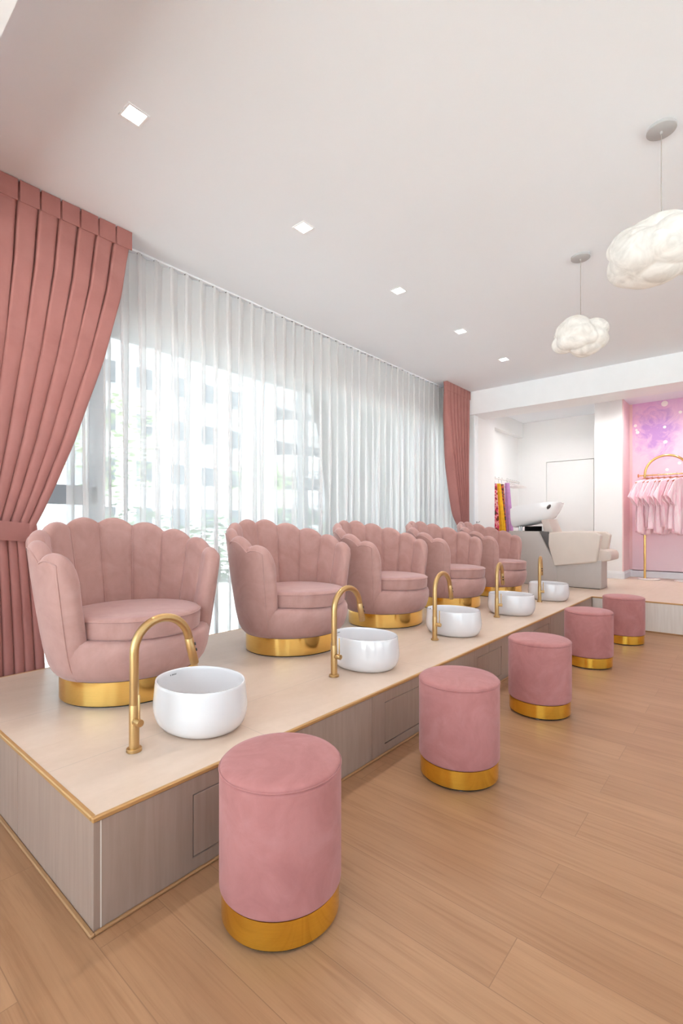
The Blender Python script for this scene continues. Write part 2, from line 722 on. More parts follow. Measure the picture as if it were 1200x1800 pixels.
window('window_1', 'y', 3.53, -0.6, 6.58, 0.12, 2.60, [0.2, 1.48, 3.54, 5.60], [(0.2, 1.48, 1.29, 1.42), (5.6, 6.58, 1.29, 1.38)])
window('window_2', 'x', XR - 0.07, -4.0, -0.4, 0.06, 2.95, [-2.2], gm='glass')
window('window_3', 'x', XR - 0.07, -0.2, 3.2, 0.06, 2.95, [1.5], gm='glass')
window('window_fill_1', 'y', YR - 0.07, -2.9, 1.4, 0.06, 2.95, [-0.75])
window('window_fill_2', 'y', YR - 0.07, 1.6, 5.9, 0.06, 2.95, [3.75])

# beams
struct(box('beam_far', (6.54, YR, 2.745), (6.985, 3.46, Z), M['trim_white']))
struct(box('beam_near', (0.10, YR, 2.80), (0.50, 3.46, Z), M['trim_white']))
# far room: raised floor, column, alcove, pillar, pink bay
struct(box('floor_raised', (6.13, YR, 0.0), (9.6, 3.62, P), M['deck']))
struct(box('column', (6.62, 3.09, P), (7.36, 3.62, Z), M['wall']))
struct(box('trim_1', (6.60, 3.07, P), (6.72, 3.09, 2.745), M['trim_white'], bev=0.003))
struct(box('wall_alcove', (7.36, 3.40, P), (9.4, 3.62, Z), M['wall']))
struct(box('trim_2', (7.36, 3.31, 2.80), (9.2, 3.40, Z), M['wall']))
# far wall, with a flush door whose outline shows as a thin gap
bm = bmesh.new()
DY0, DY1, DZ1 = 2.085, 2.885, 2.305
for a, b in (((9.2, 1.5, P), (9.4, DY0, Z)), ((9.2, DY1, P), (9.4, 3.42, Z)), ((9.2, DY0, DZ1), (9.4, DY1, Z))):
    add_box(bm, a, b)
struct(from_bm('wall_far', bm, M['wall'], smooth=False))
struct(box('trim_3', (9.26, DY0, P), (9.3, DY1, DZ1), M['seam']))
struct(box('door_1', (9.202, DY0 + 0.008, P + 0.004), (9.25, DY1 - 0.006, DZ1 - 0.008), M['wall'], bev=0.002))
struct(box('pillar', (8.40, 1.515, P), (9.4, 1.90, Z), M['wall']))
struct(box('wall_pillar', (8.402, 1.50, P), (9.0, 1.5155, Z), M['pinkwall']))
struct(box('wall_mural', (8.90, YR, P), (9.6, 1.505, Z), M['pinkwall']))


def baseboard(name, a, b, nrm):
    """moulded skirting from a to b along the foot of a wall."""
    bm = bmesh.new()
    ax, ay = a
    bx_, by_ = b
    nx, ny = nrm
    for t, z0, z1 in ((0.016, P, P + 0.085), (0.012, P + 0.085, P + 0.10), (0.007, P + 0.10, P + 0.115)):
        add_box(bm, (min(ax, bx_, ax + nx * t, bx_ + nx * t), min(ay, by_, ay + ny * t, by_ + ny * t), z0),
                (max(ax, bx_, ax + nx * t, bx_ + nx * t), max(ay, by_, ay + ny * t, by_ + ny * t), z1), 0.002, 1)
    return struct(from_bm(name, bm, M['trim_white']))


baseboard('baseboard_pillar', (8.40, 1.50), (8.40, 1.90), (-1, 0))
baseboard('baseboard_bay', (8.40, 1.50), (8.90, 1.50), (0, -1))
baseboard('baseboard_mural', (8.90, YR), (8.90, 1.49), (-1, 0))
baseboard('baseboard_far', (9.2, 1.9), (9.2, DY0 - 0.005), (-1, 0))
# step in front of the raised floor, as seen past the stools
struct(box('trim_4', (6.112, YR, 0.0), (6.13, 1.40, P - 0.012), M['riser']))
struct(box('trim_5', (6.108, YR, P - 0.012), (6.132, 1.40, P + 0.002), M['goldtrim'], bev=0.002))
struct(box('trim_6', (6.098, YR, 0.0), (6.112, 1.39, 0.012), M['woodtrim'], bev=0.003))

# mural paper with raised white dots
mur = box('mural', (8.893, -2.6, P + 0.10), (8.90, 1.46, Z), M['mural'])
tag(mur, 'pink and violet watercolour mural covering the bay wall behind the clothes rack', 'mural')
dots = [(1.03, 3.02, .045), (1.42, 2.73, .024), (1.39, 2.62, .026), (1.405, 2.66, .018), (1.03, 2.66, .022), (1.02, 2.43, .028), (0.83, 2.86, .024), (0.84, 2.09, .024), (1.00, 2.0, .022)]
rr = random.Random(3)
dots += [(rr.uniform(-2.4, 0.75), rr.uniform(1.6, 3.0), rr.uniform(.018, .032)) for _ in range(26)]
for y, z, r in dots:
    ring = [(8.893, y + r * math.cos(2 * PI * i / 14), z + r * math.sin(2 * PI * i / 14)) for i in range(14)]
    ring2 = [(8.889, y + .9 * r * math.cos(2 * PI * i / 14), z + .9 * r * math.sin(2 * PI * i / 14)) for i in range(14)]
    bm = bmesh.new()
    add_grid(bm, [ring, ring2], close_v=True, cap_end=True)
    from_bm('dot', bm, M['dot'], mur)['label'] = 'raised white dot'

# ------------------------------------------------------------------ pedicure platform
PX0, PX1, PY0, PY1 = 0.58, 6.13, 1.405, 3.10
plat = thing('platform', 'long raised tiled platform with gold edging carrying armchairs, basins and taps', 'platform', (PX0, PY0, 0))
off = Vector((-PX0, -PY0, 0))


def pbox(name, a, b, m, bev=0.0, parent=plat):
    bm = bmesh.new()
    add_box(bm, tuple(Vector(a) + off), tuple(Vector(b) + off), bev, 1)
    return from_bm(name, bm, m, parent)


pbox('deck', (PX0 + 0.012, PY0 + 0.012, 0.29), (PX1, PY1 - 0.01, P), M['deck'])
pbox('side_panel', (PX0 + 0.004, PY0 + 0.02, 0.0), (PX0 + 0.02, 2.055, 0.29 + 0.022), M['panel'], 0.001)
pbox('side_panel', (PX0 + 0.004, 2.058, 0.0), (PX0 + 0.02, PY1, 0.29 + 0.022), M['panel'], 0.001)
pbox('back_panel', (PX0 + 0.02, PY1 - 0.02, 0.0), (PX1, PY1 - 0.004, P - 0.01), M['panel'])
HX = [(0.90, 1.31), (1.994, 2.40), (3.072, 3.48), (4.16, 4.57), (5.25, 5.66)]
seams = [PX0 + 0.004, 0.605, 1.889, 3.257, 4.62, PX1 - 0.02]
zt_, zb_ = 0.258, 0.048
for i in range(1, 5):
    bm = bmesh.new()
    a, b = seams[i], seams[i + 1]
    hs = [h for h in HX if a - .3 < h[0] < b]
    us = sorted({a + 0.0015, b - 0.0015, *[min(max(u, a + .0015), b - .0015) for h in HX for u in h]})
    for ua, ub in zip(us, us[1:]):
        cu = (ua + ub) / 2
        inside = any(h[0] < cu < h[1] for h in HX)
        if inside:
            add_box(bm, (ua - PX0, 0.004, zt_), (ub - PX0, 0.018, 0.312))
            add_box(bm, (ua - PX0, 0.004, 0.0), (ub - PX0, 0.018, zb_))
        else:
            add_box(bm, (ua - PX0, 0.004, 0.0), (ub - PX0, 0.018, 0.312))
    bmesh.ops.remove_doubles(bm, verts=bm.verts, dist=1e-4)
    from_bm('front_panel', bm, M['panel'], plat, smooth=False)
pbox('backing', (PX0 + 0.02, PY0 + 0.022, 0.0), (PX1 - 0.01, PY0 + 0.03, 0.29), M['seam'])
pbox('corner_joint', (PX0 + 0.0045, PY0 + 0.0045, 0.0), (PX0 + 0.0225, PY0 + 0.02, 0.312), M['panel'])
pbox('caulk_line', (PX0 + 0.0225, PY0 + 0.0038, 0.0), (PX0 + 0.0262, PY0 + 0.018, 0.312), M['riser'])
for a, b in HX:
    pbox('access_hatch', (a + 0.004, PY0 + 0.005, zb_ + 0.004), (b - 0.004, PY0 + 0.018, zt_ - 0.004), M['panel'], 0.0015)
pbox('edge_trim', (PX0, PY0, P - 0.014), (PX1, PY0 + 0.014, P + 0.0015), M['goldtrim'], 0.003)
pbox('edge_trim', (PX0, PY0 + 0.014, P - 0.014), (PX0 + 0.016, PY1, P + 0.0015), M['goldtrim'], 0.003)
pbox('edge_trim', (PX0 + 0.016, PY1 - 0.01, P - 0.014), (PX1, PY1, P + 0.0015), M['goldtrim'], 0.002)
pbox('foot_trim', (PX0 + 0.004, PY0 - 0.008, 0.0), (PX1 - 0.03, PY0 + 0.004, 0.010), M['woodtrim'], 0.003)
pbox('foot_trim', (PX0 - 0.010, PY0 - 0.008, 0.0), (PX0 + 0.004, PY1, 0.010), M['woodtrim'], 0.003)


# ------------------------------------------------------------------ armchair
def make_armchair(label):
    t = thing('armchair', label, 'armchair', group='scallop-back armchairs on the platform')
    YS = 0.93
    TMAX = math.radians(122)
    NL = 10
    LW = 2 * TMAX / NL
    R_OUT = [(.115, .335), (.135, .356), (.17, .374), (.23, .392), (.30, .404), (.45, .427), (.60, .447), (.75, .464), (.90, .478)]
    PEAK = [(0, .868), (12.2, .866), (36.6, .838), (61, .796), (85.4, .748), (110, .692), (122, .68)]

    def lobe_u(th):
        u = (th + TMAX) / LW
        i = min(NL - 1, max(0, int(math.floor(u))))
        return i, u - i

    def ztop(th):
        i, u = lobe_u(th)
        d = abs(2 * u - 1)
        pk = interp(math.degrees(abs(th)), PEAK)
        h = pk - 0.034 * d ** 2.3
        # rounded front of the end lobes
        s = (abs(th) - (TMAX - LW * 0.55)) / (LW * 0.55)
        if s > 0:
            h = pk - 0.16 * (1 - math.sqrt(max(0, 1 - s * s)))
        return h

    def thick(th, z):
        e = (abs(th) - (TMAX - math.radians(11))) / math.radians(11)
        k = math.sqrt(max(0.0, 1 - e * e)) if e > 0 else 1.0
        return (0.100 - 0.028 * max(0, min(1, (z - .3) / .55))) * k

    def rout(th, z):
        r = interp(z, R_OUT)
        full = thick(0, z)
        return r - (full - thick(th, z)) / 2

    def rin(th, z):
        i, u = lobe_u(th)
        d = abs(2 * u - 1)
        r = rout(th, z) - thick(th, z)
        crease = 0.011 * max(0, d) ** 7 + 0.004 * d ** 2
        if abs(th) > TMAX - LW * 0.5:
            crease *= max(0.0, (TMAX - abs(th)) / (LW * .5)) if u * 0 == 0 else 1
        return r + min(crease, thick(th, z) * 0.4)

    def at(th, r, z):
        return (r * math.sin(th), r * YS * math.cos(th), z)

    ths = []
    per = 16
    for i in range(NL * per + 1):
        ths.append(-TMAX + 2 * TMAX * i / (NL * per))
    # finer spacing where the ends round off
    extra = [TMAX * s - s * math.radians(a) for s in (1, -1) for a in (0.02, 0.2, 0.6, 1.2, 2.2)]
    ths = sorted(set(ths[1:-1] + extra))
    rows = []
    for th in ths:
        zt = ztop(th)
        row = []
        T = thick(th, zt - .04)
        cap = min(0.05, 0.045)
        zs = [.115, .122, .14, .17] + [(.20 + (zt - cap - .20) * k / 9) for k in range(10)]
        for z in zs:
            row.append(at(th, rout(th, z), z))
        zc = zt - cap
        ro, ri = rout(th, zc), rin(th, zc)
        rm, rh = (ro + ri) / 2, (ro - ri) / 2
        for k in range(1, 10):
            a = PI * k / 10
            row.append(at(th, rm + rh * math.cos(a), zc + cap * math.sin(a)))
        for k in range(12):
            z = zc + (.27 - zc) * k / 11
            row.append(at(th, rin(th, z), z))
        rows.append(row)
    bm = bmesh.new()
    add_grid(bm, rows, close_v=True, cap_start=True, cap_end=True)
    back = from_bm('backrest', bm, M['chair'], t, angle=60)
    bm = bmesh.new()
    # inner seam cords
    for i in range(1, NL):
        th = -TMAX + LW * i
        zc = ztop(th) - 0.045
        pts = [at(th, rin(th, z) - .0035, z) for z in [.30 + (zc - .30) * k / 12 for k in range(13)]]
        ro, ri = rout(th, zc), rin(th, zc)
        rm, rh = (ro + ri) / 2, (ro - ri) / 2
        for k in range(1, 8):
            a = PI - PI * k / 9
            pts.append(at(th, rm + (rh + .001) * math.cos(a), zc + .046 * math.sin(a)))
        add_tube(bm, pts, 0.0040, 6)
    # edge cord along the scallops and down the arm fronts
    pts = []
    tl = TMAX - math.radians(9)
    for k in range(10):
        z = .125 + (ztop(-tl) - .08 - .125) * k / 9
        pts.append(at(-tl, rout(-tl, z) + .001, z))
    n = 180
    for k in range(n + 1):
        th = -tl + 2 * tl * k / n
        zc = ztop(th) - 0.034
        pts.append(at(th, rout(th, zc) - .001, zc))
    for k in range(10):
        z = ztop(tl) - .08 + (.125 - ztop(tl) + .08) * k / 9
        pts.append(at(tl, rout(tl, z) + .001, z))
    add_tube(bm, pts, 0.0035, 6)
    from_bm('piping', bm, M['chair'], back, angle=60)
    # upholstered drum under the seat
    prof = [(.30, .112), (.325, .113), (.346, .125), (.365, .15), (.38, .19), (.389, .235), (.388, .27), (.378, .293), (.357, .304), (.30, .306)]
    lathe('seat_base', prof, M['chair'], t, n=72, sy=YS, angle=60)
    cp = [(.26, .302)] + [(.318 - .012 + .012 * math.sin(a), .304 + .012 - .012 * math.cos(a)) for a in (.4, .9, PI / 2)]
    cp += [(.321, .36), (.320, .388), (.312, .398), (.28, .404), (.18, .409), (.06, .411)]
    cu = lathe('seat_cushion', cp, M['chair'], t, n=72, sy=.92, yfront=1.12, c=(0, -.005), angle=60)
    bm = bmesh.new()
    ring = []
    for i in range(72):
        a = 2 * PI * i / 72
        yy = math.sin(a)
        ring.append((.3215 * math.cos(a), -.005 + .3215 * (1.12 if yy < 0 else .92) * yy, .388))
    add_tube(bm, ring, .0038, 6, closed=True)
    from_bm('piping', bm, M['chair'], cu, angle=60)
    lathe('plinth', [(.30, .006), (.328, .006), (.330, .009), (.330, .113), (.32, .116)], M['gold'], t, n=96, sy=YS, angle=30)
    lathe('foot_ring', [(.30, 0), (.322, 0), (.322, .008), (.30, .008)], M['black'], t, n=64, sy=YS)
    return t


CH = [(1.20, 2.43), (2.32, 2.405), (3.40, 2.395), (4.52, 2.385), (5.64, 2.37)]
CL = ['pink velvet scallop-back armchair nearest the camera, beside the large tied-back curtain',
      'pink velvet scallop-back armchair behind the second basin from the camera',
      'middle of five pink velvet scallop-back armchairs, behind the third basin',
      'pink velvet scallop-back armchair behind the fourth basin from the camera',
      'pink velvet scallop-back armchair farthest from the camera, next to the hair-wash unit']
ch0 = make_armchair(CL[0])
for i, (x, y) in enumerate(CH):
    if i == 0:
        ch0.location = (x, y, P + .0006)
    else:
        dup(ch0, (x, y, P + .0006), 0, CL[i])


# ------------------------------------------------------------------ stools
def make_stool(label):
    t = thing('stool', label, 'stool', group='round velvet stools on the wooden floor')
    R = .1825
    prof = rnd_prof(R, .088, .432, .012, .010)
    lathe('drum', [(R - .03, .086)] + prof + [(R - .02, .434)], M['stool'], t, n=72, angle=60)
    top = [(R - .004, .428), (R - .001, .434), (R - .003, .441), (R - .010, .447), (R - .03, .451), (R - .07, .4545), (.03, .456)]
    tp = lathe('seat_top', top, M['stool'], t, n=72, angle=60)
    bm = bmesh.new()
    add_tube(bm, [(R * math.cos(2 * PI * i / 72), R * math.sin(2 * PI * i / 72), .4345) for i in range(72)], .0022, 6, closed=True)
    from_bm('piping', bm, M['stool'], tp, angle=60)
    lathe('plinth', [(R - .02, .009), (R - .008, .009), (R - .006, .011), (R - .006, .087), (R - .02, .09)], M['goldstool'], t, n=96, angle=30)
    lathe('foot_ring', [(R - .03, .004), (R - .012, .004), (R - .012, .010), (R - .03, .010)], M['black'], t, n=64)
    for k in range(4):
        a = PI / 4 + k * PI / 2
        f = lathe('foot', [(.010, 0), (.012, .001), (.012, .006), (.010, .007)], M['whiteplastic'], t, n=16, c=(.155 * math.cos(a), .155 * math.sin(a)))
    return t


ST = [(1.0, 1.09), (2.07, 1.042), (3.09, 1.01), (4.378, 1.035), (5.44, .97)]
SL = ['round dusty-pink velvet stool with gold base, nearest the camera, by the platform corner',
      'round pink velvet stool, second from the camera, before the second access hatch',
      'middle of the five round pink velvet stools on gold bases',
      'round pink velvet stool with darker rose top, fourth from the camera',
      'round pink velvet stool farthest from the camera, near the step at the far end']
st0 = make_stool(SL[0])
for i, (x, y) in enumerate(ST):
    if i == 0:
        st0.location = (x, y, 0)
    else:
        dup(st0, (x, y, 0), i * 1.3, SL[i])


# ------------------------------------------------------------------ basins
def make_basin(label):
    t = thing('basin', label, 'basin', group='white oval foot basins on the platform')
    H = .186
    out = [(.60, .000), (.74, .0005), (.80, .003), (.865, .011), (.925, .027), (.968, .048), (.990, .070), (.995, .088), (.987, .112), (.969, .145), (.953, .176), (.948, .183), (.940, H)]
    inn = [(.918, H), (.908, .183), (.905, .17), (.915, .12), (.91, .08), (.86, .045), (.76, .026), (.55, .018), (.2, .014)]
    bm = bmesh.new()
    rings = []
    n = 80
    for r, z in out + inn:
        ring = []
        for i in range(n):
            a = 2 * PI * i / n
            c, s = math.cos(a), math.sin(a)
            e = 2 / 2.1
            ring.append((r * .172 * math.copysign(abs(c) ** e, c), r * .215 * math.copysign(abs(s) ** e, s), z))
        rings.append(ring)
    add_grid(bm, rings, close_v=True, cap_start=True, cap_end=True)
    bowl = from_bm('bowl', bm, M['ceramic'], t, angle=60)
    d = lathe('drain', [(.022, .0135), (.022, .016), (.018, .017), (.004, .0175)], M['brass'], t, n=24)
    # small grey printed maker's mark inside the rim: a round emblem and a line of fine strokes
    bm = bmesh.new()
    def inner_pt(x):
        q = min(.999, abs(x) / (.172 * .906))
        return (1 - q ** 2.1) ** (1 / 2.1) * .215 * .906 - .0008
    strokes = [(.0, .0032, .0055)] + [(.0075 + k * .0033, .0014, [.005, .0065, .0045, .0045, .0065, .005, .0045][k]) for k in range(7)]
    for dx, w, h in strokes:
        xx = dx - .022
        yy = inner_pt(xx)
        add_box(bm, (xx - w / 2, yy - .0006, .166 - h / 2), (xx + w / 2, yy + .0004, .166 + h / 2))
    mk = from_bm('maker_mark', bm, M['logo'], t, smooth=False)
    mk['label'] = 'small grey printed maker mark'
    return t


BA = [(1.150, 1.745), (2.25, 1.735), (3.355, 1.735), (4.46, 1.715), (5.56, 1.72)]
BL = ['white oval ceramic foot basin nearest the camera, beside the first brass tap',
      'white oval ceramic foot basin second from the camera, in front of the second armchair',
      'middle of the five white oval ceramic foot basins',
      'white oval ceramic foot basin fourth from the camera, with a bright window reflection',
      'white oval ceramic foot basin farthest from the camera, before the hair-wash unit']
ba0 = make_basin(BL[0])
for i, (x, y) in enumerate(BA):
    if i == 0:
        ba0.location = (x, y, P)
    else:
        dup(ba0, (x, y, P), 0, BL[i])


# ------------------------------------------------------------------ taps
def make_tap(label, head_rot):
    t = thing('tap', label, 'tap', group='brass gooseneck taps on the platform')
    lathe('base_flange', [(.025, 0), (.027, .001), (.027, .011), (.025, .013), (.016, .013)], M['brass'], t, n=32)
    r = .0165
    lathe('column', [(r + .0012, .010), (r + .0012, .168), (r + .0008, .1695), (r, .1695)], M['brass'], t, n=32)
    R = .112
    zc = .486 - r - R
    path = [(0, 0, .165), (0, 0, .25), (0, 0, zc)]
    end = math.radians(166)
    for k in range(1, 25):
        a = end * k / 24
        path.append((R - R * math.cos(a), 0, zc + R * math.sin(a)))
    tx, tz = math.sin(end), math.cos(end)
    ex, ez = path[-1][0], path[-1][2]
    path.append((ex + tx * .012, 0, ez + tz * .012))
    tube('spout', path, r * .97, M['brass'], t, n=24)
    # pull-out spray head
    hx, hz = ex + tx * .013, ez + tz * .013
    L = .110
    p = [(hx + tx * s, 0, hz + tz * s) for s in (0, .002, L - .004, L)]
    head = tube('spray_head', p, [r * .97, r * 1.03, r * 1.06, r * .98], M['brass'], t, n=24)
    ax = Vector((tx, 0, tz))
    side = Vector((0, -1, 0))
    side.rotate(Matrix.Rotation(head_rot, 3, ax))
    for s in (.030, .055):
        c = Vector((hx + tx * s, 0, hz + tz * s)) + side * (r * 1.0)
        tube('button', [c, c + side * .004, c + side * .0048], [.0062, .0062, .004], M['black'], head, n=14)
    # side handle with a slim lever
    h = tube('handle', [(0, -.010, .112), (0, -.046, .112), (0, -.0475, .112)], [.0135, .0135, .0125], M['brass'], t, n=24)
    bm = bmesh.new()
    add_tube(bm, [(0, -.0105, .112), (0, -.020, .112), (0, -.0205, .112)], [.0146, .0146, .0136], 24)
    from_bm('collar', bm, M['brass'], h, angle=50)
    tube('lever', [(0, -.037, .118), (0, -.037, .212), (0, -.037, .2135)], [.0037, .0037, .003], M['brass'], h, n=12)
    return t


TP = [(.854, 1.716), (1.978, 1.733), (3.072, 1.733), (4.189, 1.739), (5.323, 1.738)]
TL = ['tall brushed brass gooseneck tap nearest the camera, over the first basin',
      'brushed brass gooseneck tap second from the camera, left of the second basin',
      'middle of the five brushed brass gooseneck taps',
      'brushed brass gooseneck tap fourth from the camera, black buttons facing out',
      'brushed brass gooseneck tap farthest from the camera, before the hair-wash unit']
TR = [0.0, 0.0, 0.0, 0.18, 0.24]
ta0 = make_tap(TL[0], math.radians(-58))
ta3 = make_tap(TL[3], math.radians(62))
for i, (x, y) in enumerate(TP):
    if i in (0, 3):
        o = ta0 if i == 0 else ta3
        o.location = (x, y, P)
        o.rotation_euler.z = TR[i]
    else:
        dup(ta3 if i == 4 else ta0, (x, y, P), TR[i], TL[i])


# ------------------------------------------------------------------ pink curtains
def make_curtain(name, label, npl, top, tie, bot, y0, z1, z0, ztie, edge_f, depth, flip=False, heading=.115, lap=.25):
    """top/tie/bot: (x_start, x_end) of the cloth at the heading, the tieback and the hem."""
    t = thing(name, label, 'curtain', ((top[0] + top[1]) / 2, y0, z0))
    ox, oy, oz = -(top[0] + top[1]) / 2, -y0, -z0
    per = 22
    zs = [z1 - heading * k / 5 for k in range(6)] + [z1 - heading - (z1 - heading - ztie) * (k / 34) for k in range(1, 35)] + [ztie - (ztie - z0) * k / 20 for k in range(1, 21)]
    rg = random.Random(11)
    ph = [rg.uniform(-.25, .25) for _ in range(npl + 2)]
    am = [rg.uniform(.8, 1.1) for _ in range(npl + 2)]
    rows = []
    for z in zs:
        if z >= ztie:
            s = (z - ztie) / (z1 - ztie)
            f = interp(s, edge_f)
            xa = tie[0] + (top[0] - tie[0]) * f
            xb = tie[1] + (top[1] - tie[1]) * f
        else:
            s = (ztie - z) / (ztie - z0)
            f = 1 - (1 - s) ** 1.6
            xa = tie[0] + (bot[0] - tie[0]) * f
            xb = tie[1] + (bot[1] - tie[1]) * f
        g = max(0.0, min(1.0, (z1 - heading - z) / 1.0))       # 0 at the heading, 1 one metre down
        gt = math.exp(-((z - ztie) / .14) ** 2)                 # pinch at the tieback
        A = (depth[0] + (depth[1] - depth[0]) * g ** 0.8) * (1 - .45 * gt)
        n = 11 - 8.3 * g
        row = []
        for k in range(npl * per + 1):
            u = k / per
            i = min(npl - 1, int(u))
            w = u - i
            # each pleat wanders a little on its way down
            uu = u + ph[i] * lap * g * math.sin(PI * w)
            d = abs(2 * w - 1)
            a = A * (am[i] if g > 0 else 1) ** g
            y = y0 - .7 * depth[1] + a * d ** n
            x = xa + (xb - xa) * uu / npl
            # cloth of the hump overlaps the recess
            x += (xb - xa) / npl * lap * g * math.sin(2 * PI * w) * -1 * (1 - .3 * gt)
            row.append((x + ox, y + oy, z + oz))
        rows.append(row)
    bm = bmesh.new()
    add_grid(bm, rows)
    cl = from_bm('cloth', bm, M['curtain'], t, angle=180)
    so = cl.modifiers.new('thickness', 'SOLIDIFY')
    so.thickness = .004
    so.offset = 0
    # sewn heading band: one flat tab per pleat
    bm = bmesh.new()
    for i in range(npl):
        xa = top[0] + (top[1] - top[0]) * (i + .045) / npl
        xb = top[0] + (top[1] - top[0]) * (i + .955) / npl
        add_box(bm, (xa + ox, y0 - .7 * depth[1] - .0085 + oy, z1 - heading + oz), (xb + ox, y0 - .7 * depth[1] - .0015 + oy, z1 + .003 + oz), .0015, 1)
    from_bm('heading_band', bm, M['curtain'], t)
    # tieback: a soft band round the gathered cloth
    bm = bmesh.new()
    cx, rx, ry = (tie[0] + tie[1]) / 2, (tie[1] - tie[0]) / 2 + .022, depth[1] * .33 + .024
    sl = .045 if not flip else -.045
    rings = []
    for k in range(48):
        a = 2 * PI * k / 48
        x, y = cx + rx * math.cos(a), y0 - .40 * depth[1] + ry * math.sin(a)
        zc = ztie - .03 * math.cos(a) * (1 if not flip else -1) + .012
        hb = .052
        ring = []
        for (dr, dz) in ((-.004, -hb), (.004, -hb), (.008, -hb * .5), (.009, 0), (.008, hb * .5), (.004, hb), (-.004, hb)):
            ring.append((x + dr * math.cos(a) + ox, y + dr * math.sin(a) + oy, zc + dz + oz))
        rings.append(ring)
    add_grid(bm, rings, close_u=True, close_v=True)
    from_bm('tieback', bm, M['curtain'], t, angle=50)
    return t


EF = [(0, 0), (.04, .07), (.13, .20), (.27, .385), (.54, .68), (.78, .89), (1, 1)]
make_curtain('curtain', 'large dusty-pink velvet curtain tied back beside the nearest armchair', 12, (.24, 1.536), (.44, .965), (.40, 1.035), 3.216, 3.068, .012, 1.12, EF, (.030, .150))
make_curtain('curtain', 'narrow dusty-pink velvet curtain at the far end of the window', 7, (5.80, 6.515), (6.27, 6.50), (6.20, 6.53), 3.185, 3.066, .012, 1.10, EF, (.040, .120), flip=True, lap=-.10)
hk = thing('tieback_hook', 'small metal tieback hook beside the far pink curtain', 'hook', (6.66, 3.07, 1.19))
lathe('plate', [(.010, 0), (.016, .0), (.016, .006), (.012, .007)], M['steel'], hk, n=20).rotation_euler = (PI / 2, 0, 0)
tube('peg', [(0, -.005, 0), (0, -.035, 0), (0, -.045, .008), (0, -.048, .018)], .004, M['steel'], hk)

# ------------------------------------------------------------------ sheer curtain and its rail
sh = thing('sheer_curtain', 'long white sheer voile curtain across the whole window', 'curtain', (3.8, 3.295, P))
SX0, SX1 = 1.20, 6.55
NF = 43
per = 18
rg = random.Random(5)
fa = [rg.uniform(.6, 1.35) for _ in range(NF + 2)]
fp = [rg.uniform(-.5, .5) for _ in range(NF + 2)]
rows = []
zs = [3.052 - .24 * k / 4 for k in range(5)] + [2.812 - (2.812 - .03) * k / 40 for k in range(1, 41)]
for z in zs:
    g = max(0, min(1, (2.95 - z) / 1.1))
    row = []
    for k in range(NF * per + 1):
        u = k / per
        i = int(u)
        w = u - i
        a0 = fa[i] * (1 - w) + fa[i + 1] * w
        p0 = fp[i] * (1 - w) + fp[i + 1] * w
        ph = 2 * PI * u + p0 * g * 1.6
        A = .036 * (1 + (a0 - 1) * g * 1.1)
        y = A * math.sin(ph) + .010 * g * math.sin(2.7 * ph + 3 * p0 + 1.5 * z)
        x = SX0 + (SX1 - SX0) * u / NF + .030 * math.sin(2 * ph + .3) * (1 - .25 * g) + .012 * g * math.sin(ph * .5 + z * .8)
        row.append((x - 3.8, y, z - P))
    rows.append(row)
bm = bmesh.new()
add_grid(bm, rows)
from_bm('voile', bm, M['sheer'], sh, angle=180)
# heavier heading tape along the top of the voile
bm = bmesh.new()
add_grid(bm, [[(p[0], p[1] - .002, p[2]) for p in r] for r in rows[:2]])

rail = thing('curtain_rail', 'white ceiling-mounted curtain rail with dark gliders above the sheer curtain', 'curtain rail', (3.8, 3.295, Z))
box('track', (SX0 - 3.8 - .3, -.012, -.014), (SX1 - 3.8 + .05, .012, 0), M['trim_white'], rail, .002, 1)
for i in range(NF):
    x = SX0 - 3.8 + (SX1 - SX0) * (i + .80) / NF
    box('glider', (x - .016, -.014, -.022), (x + .016, -.004, -.017), M['greydark'], rail)

# ------------------------------------------------------------------ recessed downlights
def make_downlight(label):
    t = thing('downlight', label, 'ceiling light', group='square recessed downlights')
    bm = bmesh.new()
    a, b = .052, .041
    for (x0, y0, x1, y1) in ((-a, -a, a, -b), (-a, b, a, a), (-a, -b, -b, b), (b, -b, a, b)):
        add_box(bm, (x0, y0, -.004), (x1, y1, .001), .001, 1)
    from_bm('frame', bm, M['trim_white'], t, smooth=False)
    box('diffuser', (-b, -b, -.002), (b, b, .0005), M['led'], t)
    return t


def lamp_in(t):
    d = bpy.data.lights.new('led_lamp', 'AREA')
    d.shape = 'SQUARE'
    d.size = .08
    d.energy = DOWNLIGHT_W if t.location.x < 6.5 else FAR_W
    d.color = (1, .98, .95)
    d.spread = math.radians(150)
    o = bpy.data.objects.new('led_lamp', d)
    COL.objects.link(o)
    o.parent = t
    o.location = (0, 0, -.008)


DL = [(1.10, 2.21), (2.225, 2.212), (3.33, 2.214), (4.43, 2.208), (5.50, 2.20)]
order = ['nearest the camera, above the first armchair', 'second from the camera', 'third from the camera', 'fourth from the camera', 'farthest from the camera, nearest the far beam']
dl0 = make_downlight('white square recessed downlight ' + order[0])
lamps = []
for i, (x, y) in enumerate(DL):
    if i == 0:
        dl0.location = (x, y, Z)
        o = dl0
    else:
        o = dup(dl0, (x, y, Z), 0, 'white square recessed downlight ' + order[i])
    lamps.append(o)
for x, y in [(1.1, -.6), (3.33, -.6), (5.5, -.9), (0.0, -2.4), (2.2, -2.4), (4.4, -2.4), (-1.6, .6)]:  # unseen downlights, added to brighten the room
    lamps.append(dup(dl0, (x, y, Z), 0, 'added fill downlight out of the picture, over the open floor'))
FAR = [(7.8, 2.2), (7.9, .6), (8.1, 1.1), (8.1, 2.65)]  # added downlights, hidden by the beam, that lift the dim far room
for (x, y), w in zip(FAR, ('over the hair-wash unit', 'over the raised floor', 'before the clothes rack', 'by the alcove rail')):
    lamps.append(dup(dl0, (x, y, Z), 0, 'added fill downlight hidden behind the far beam, ' + w))
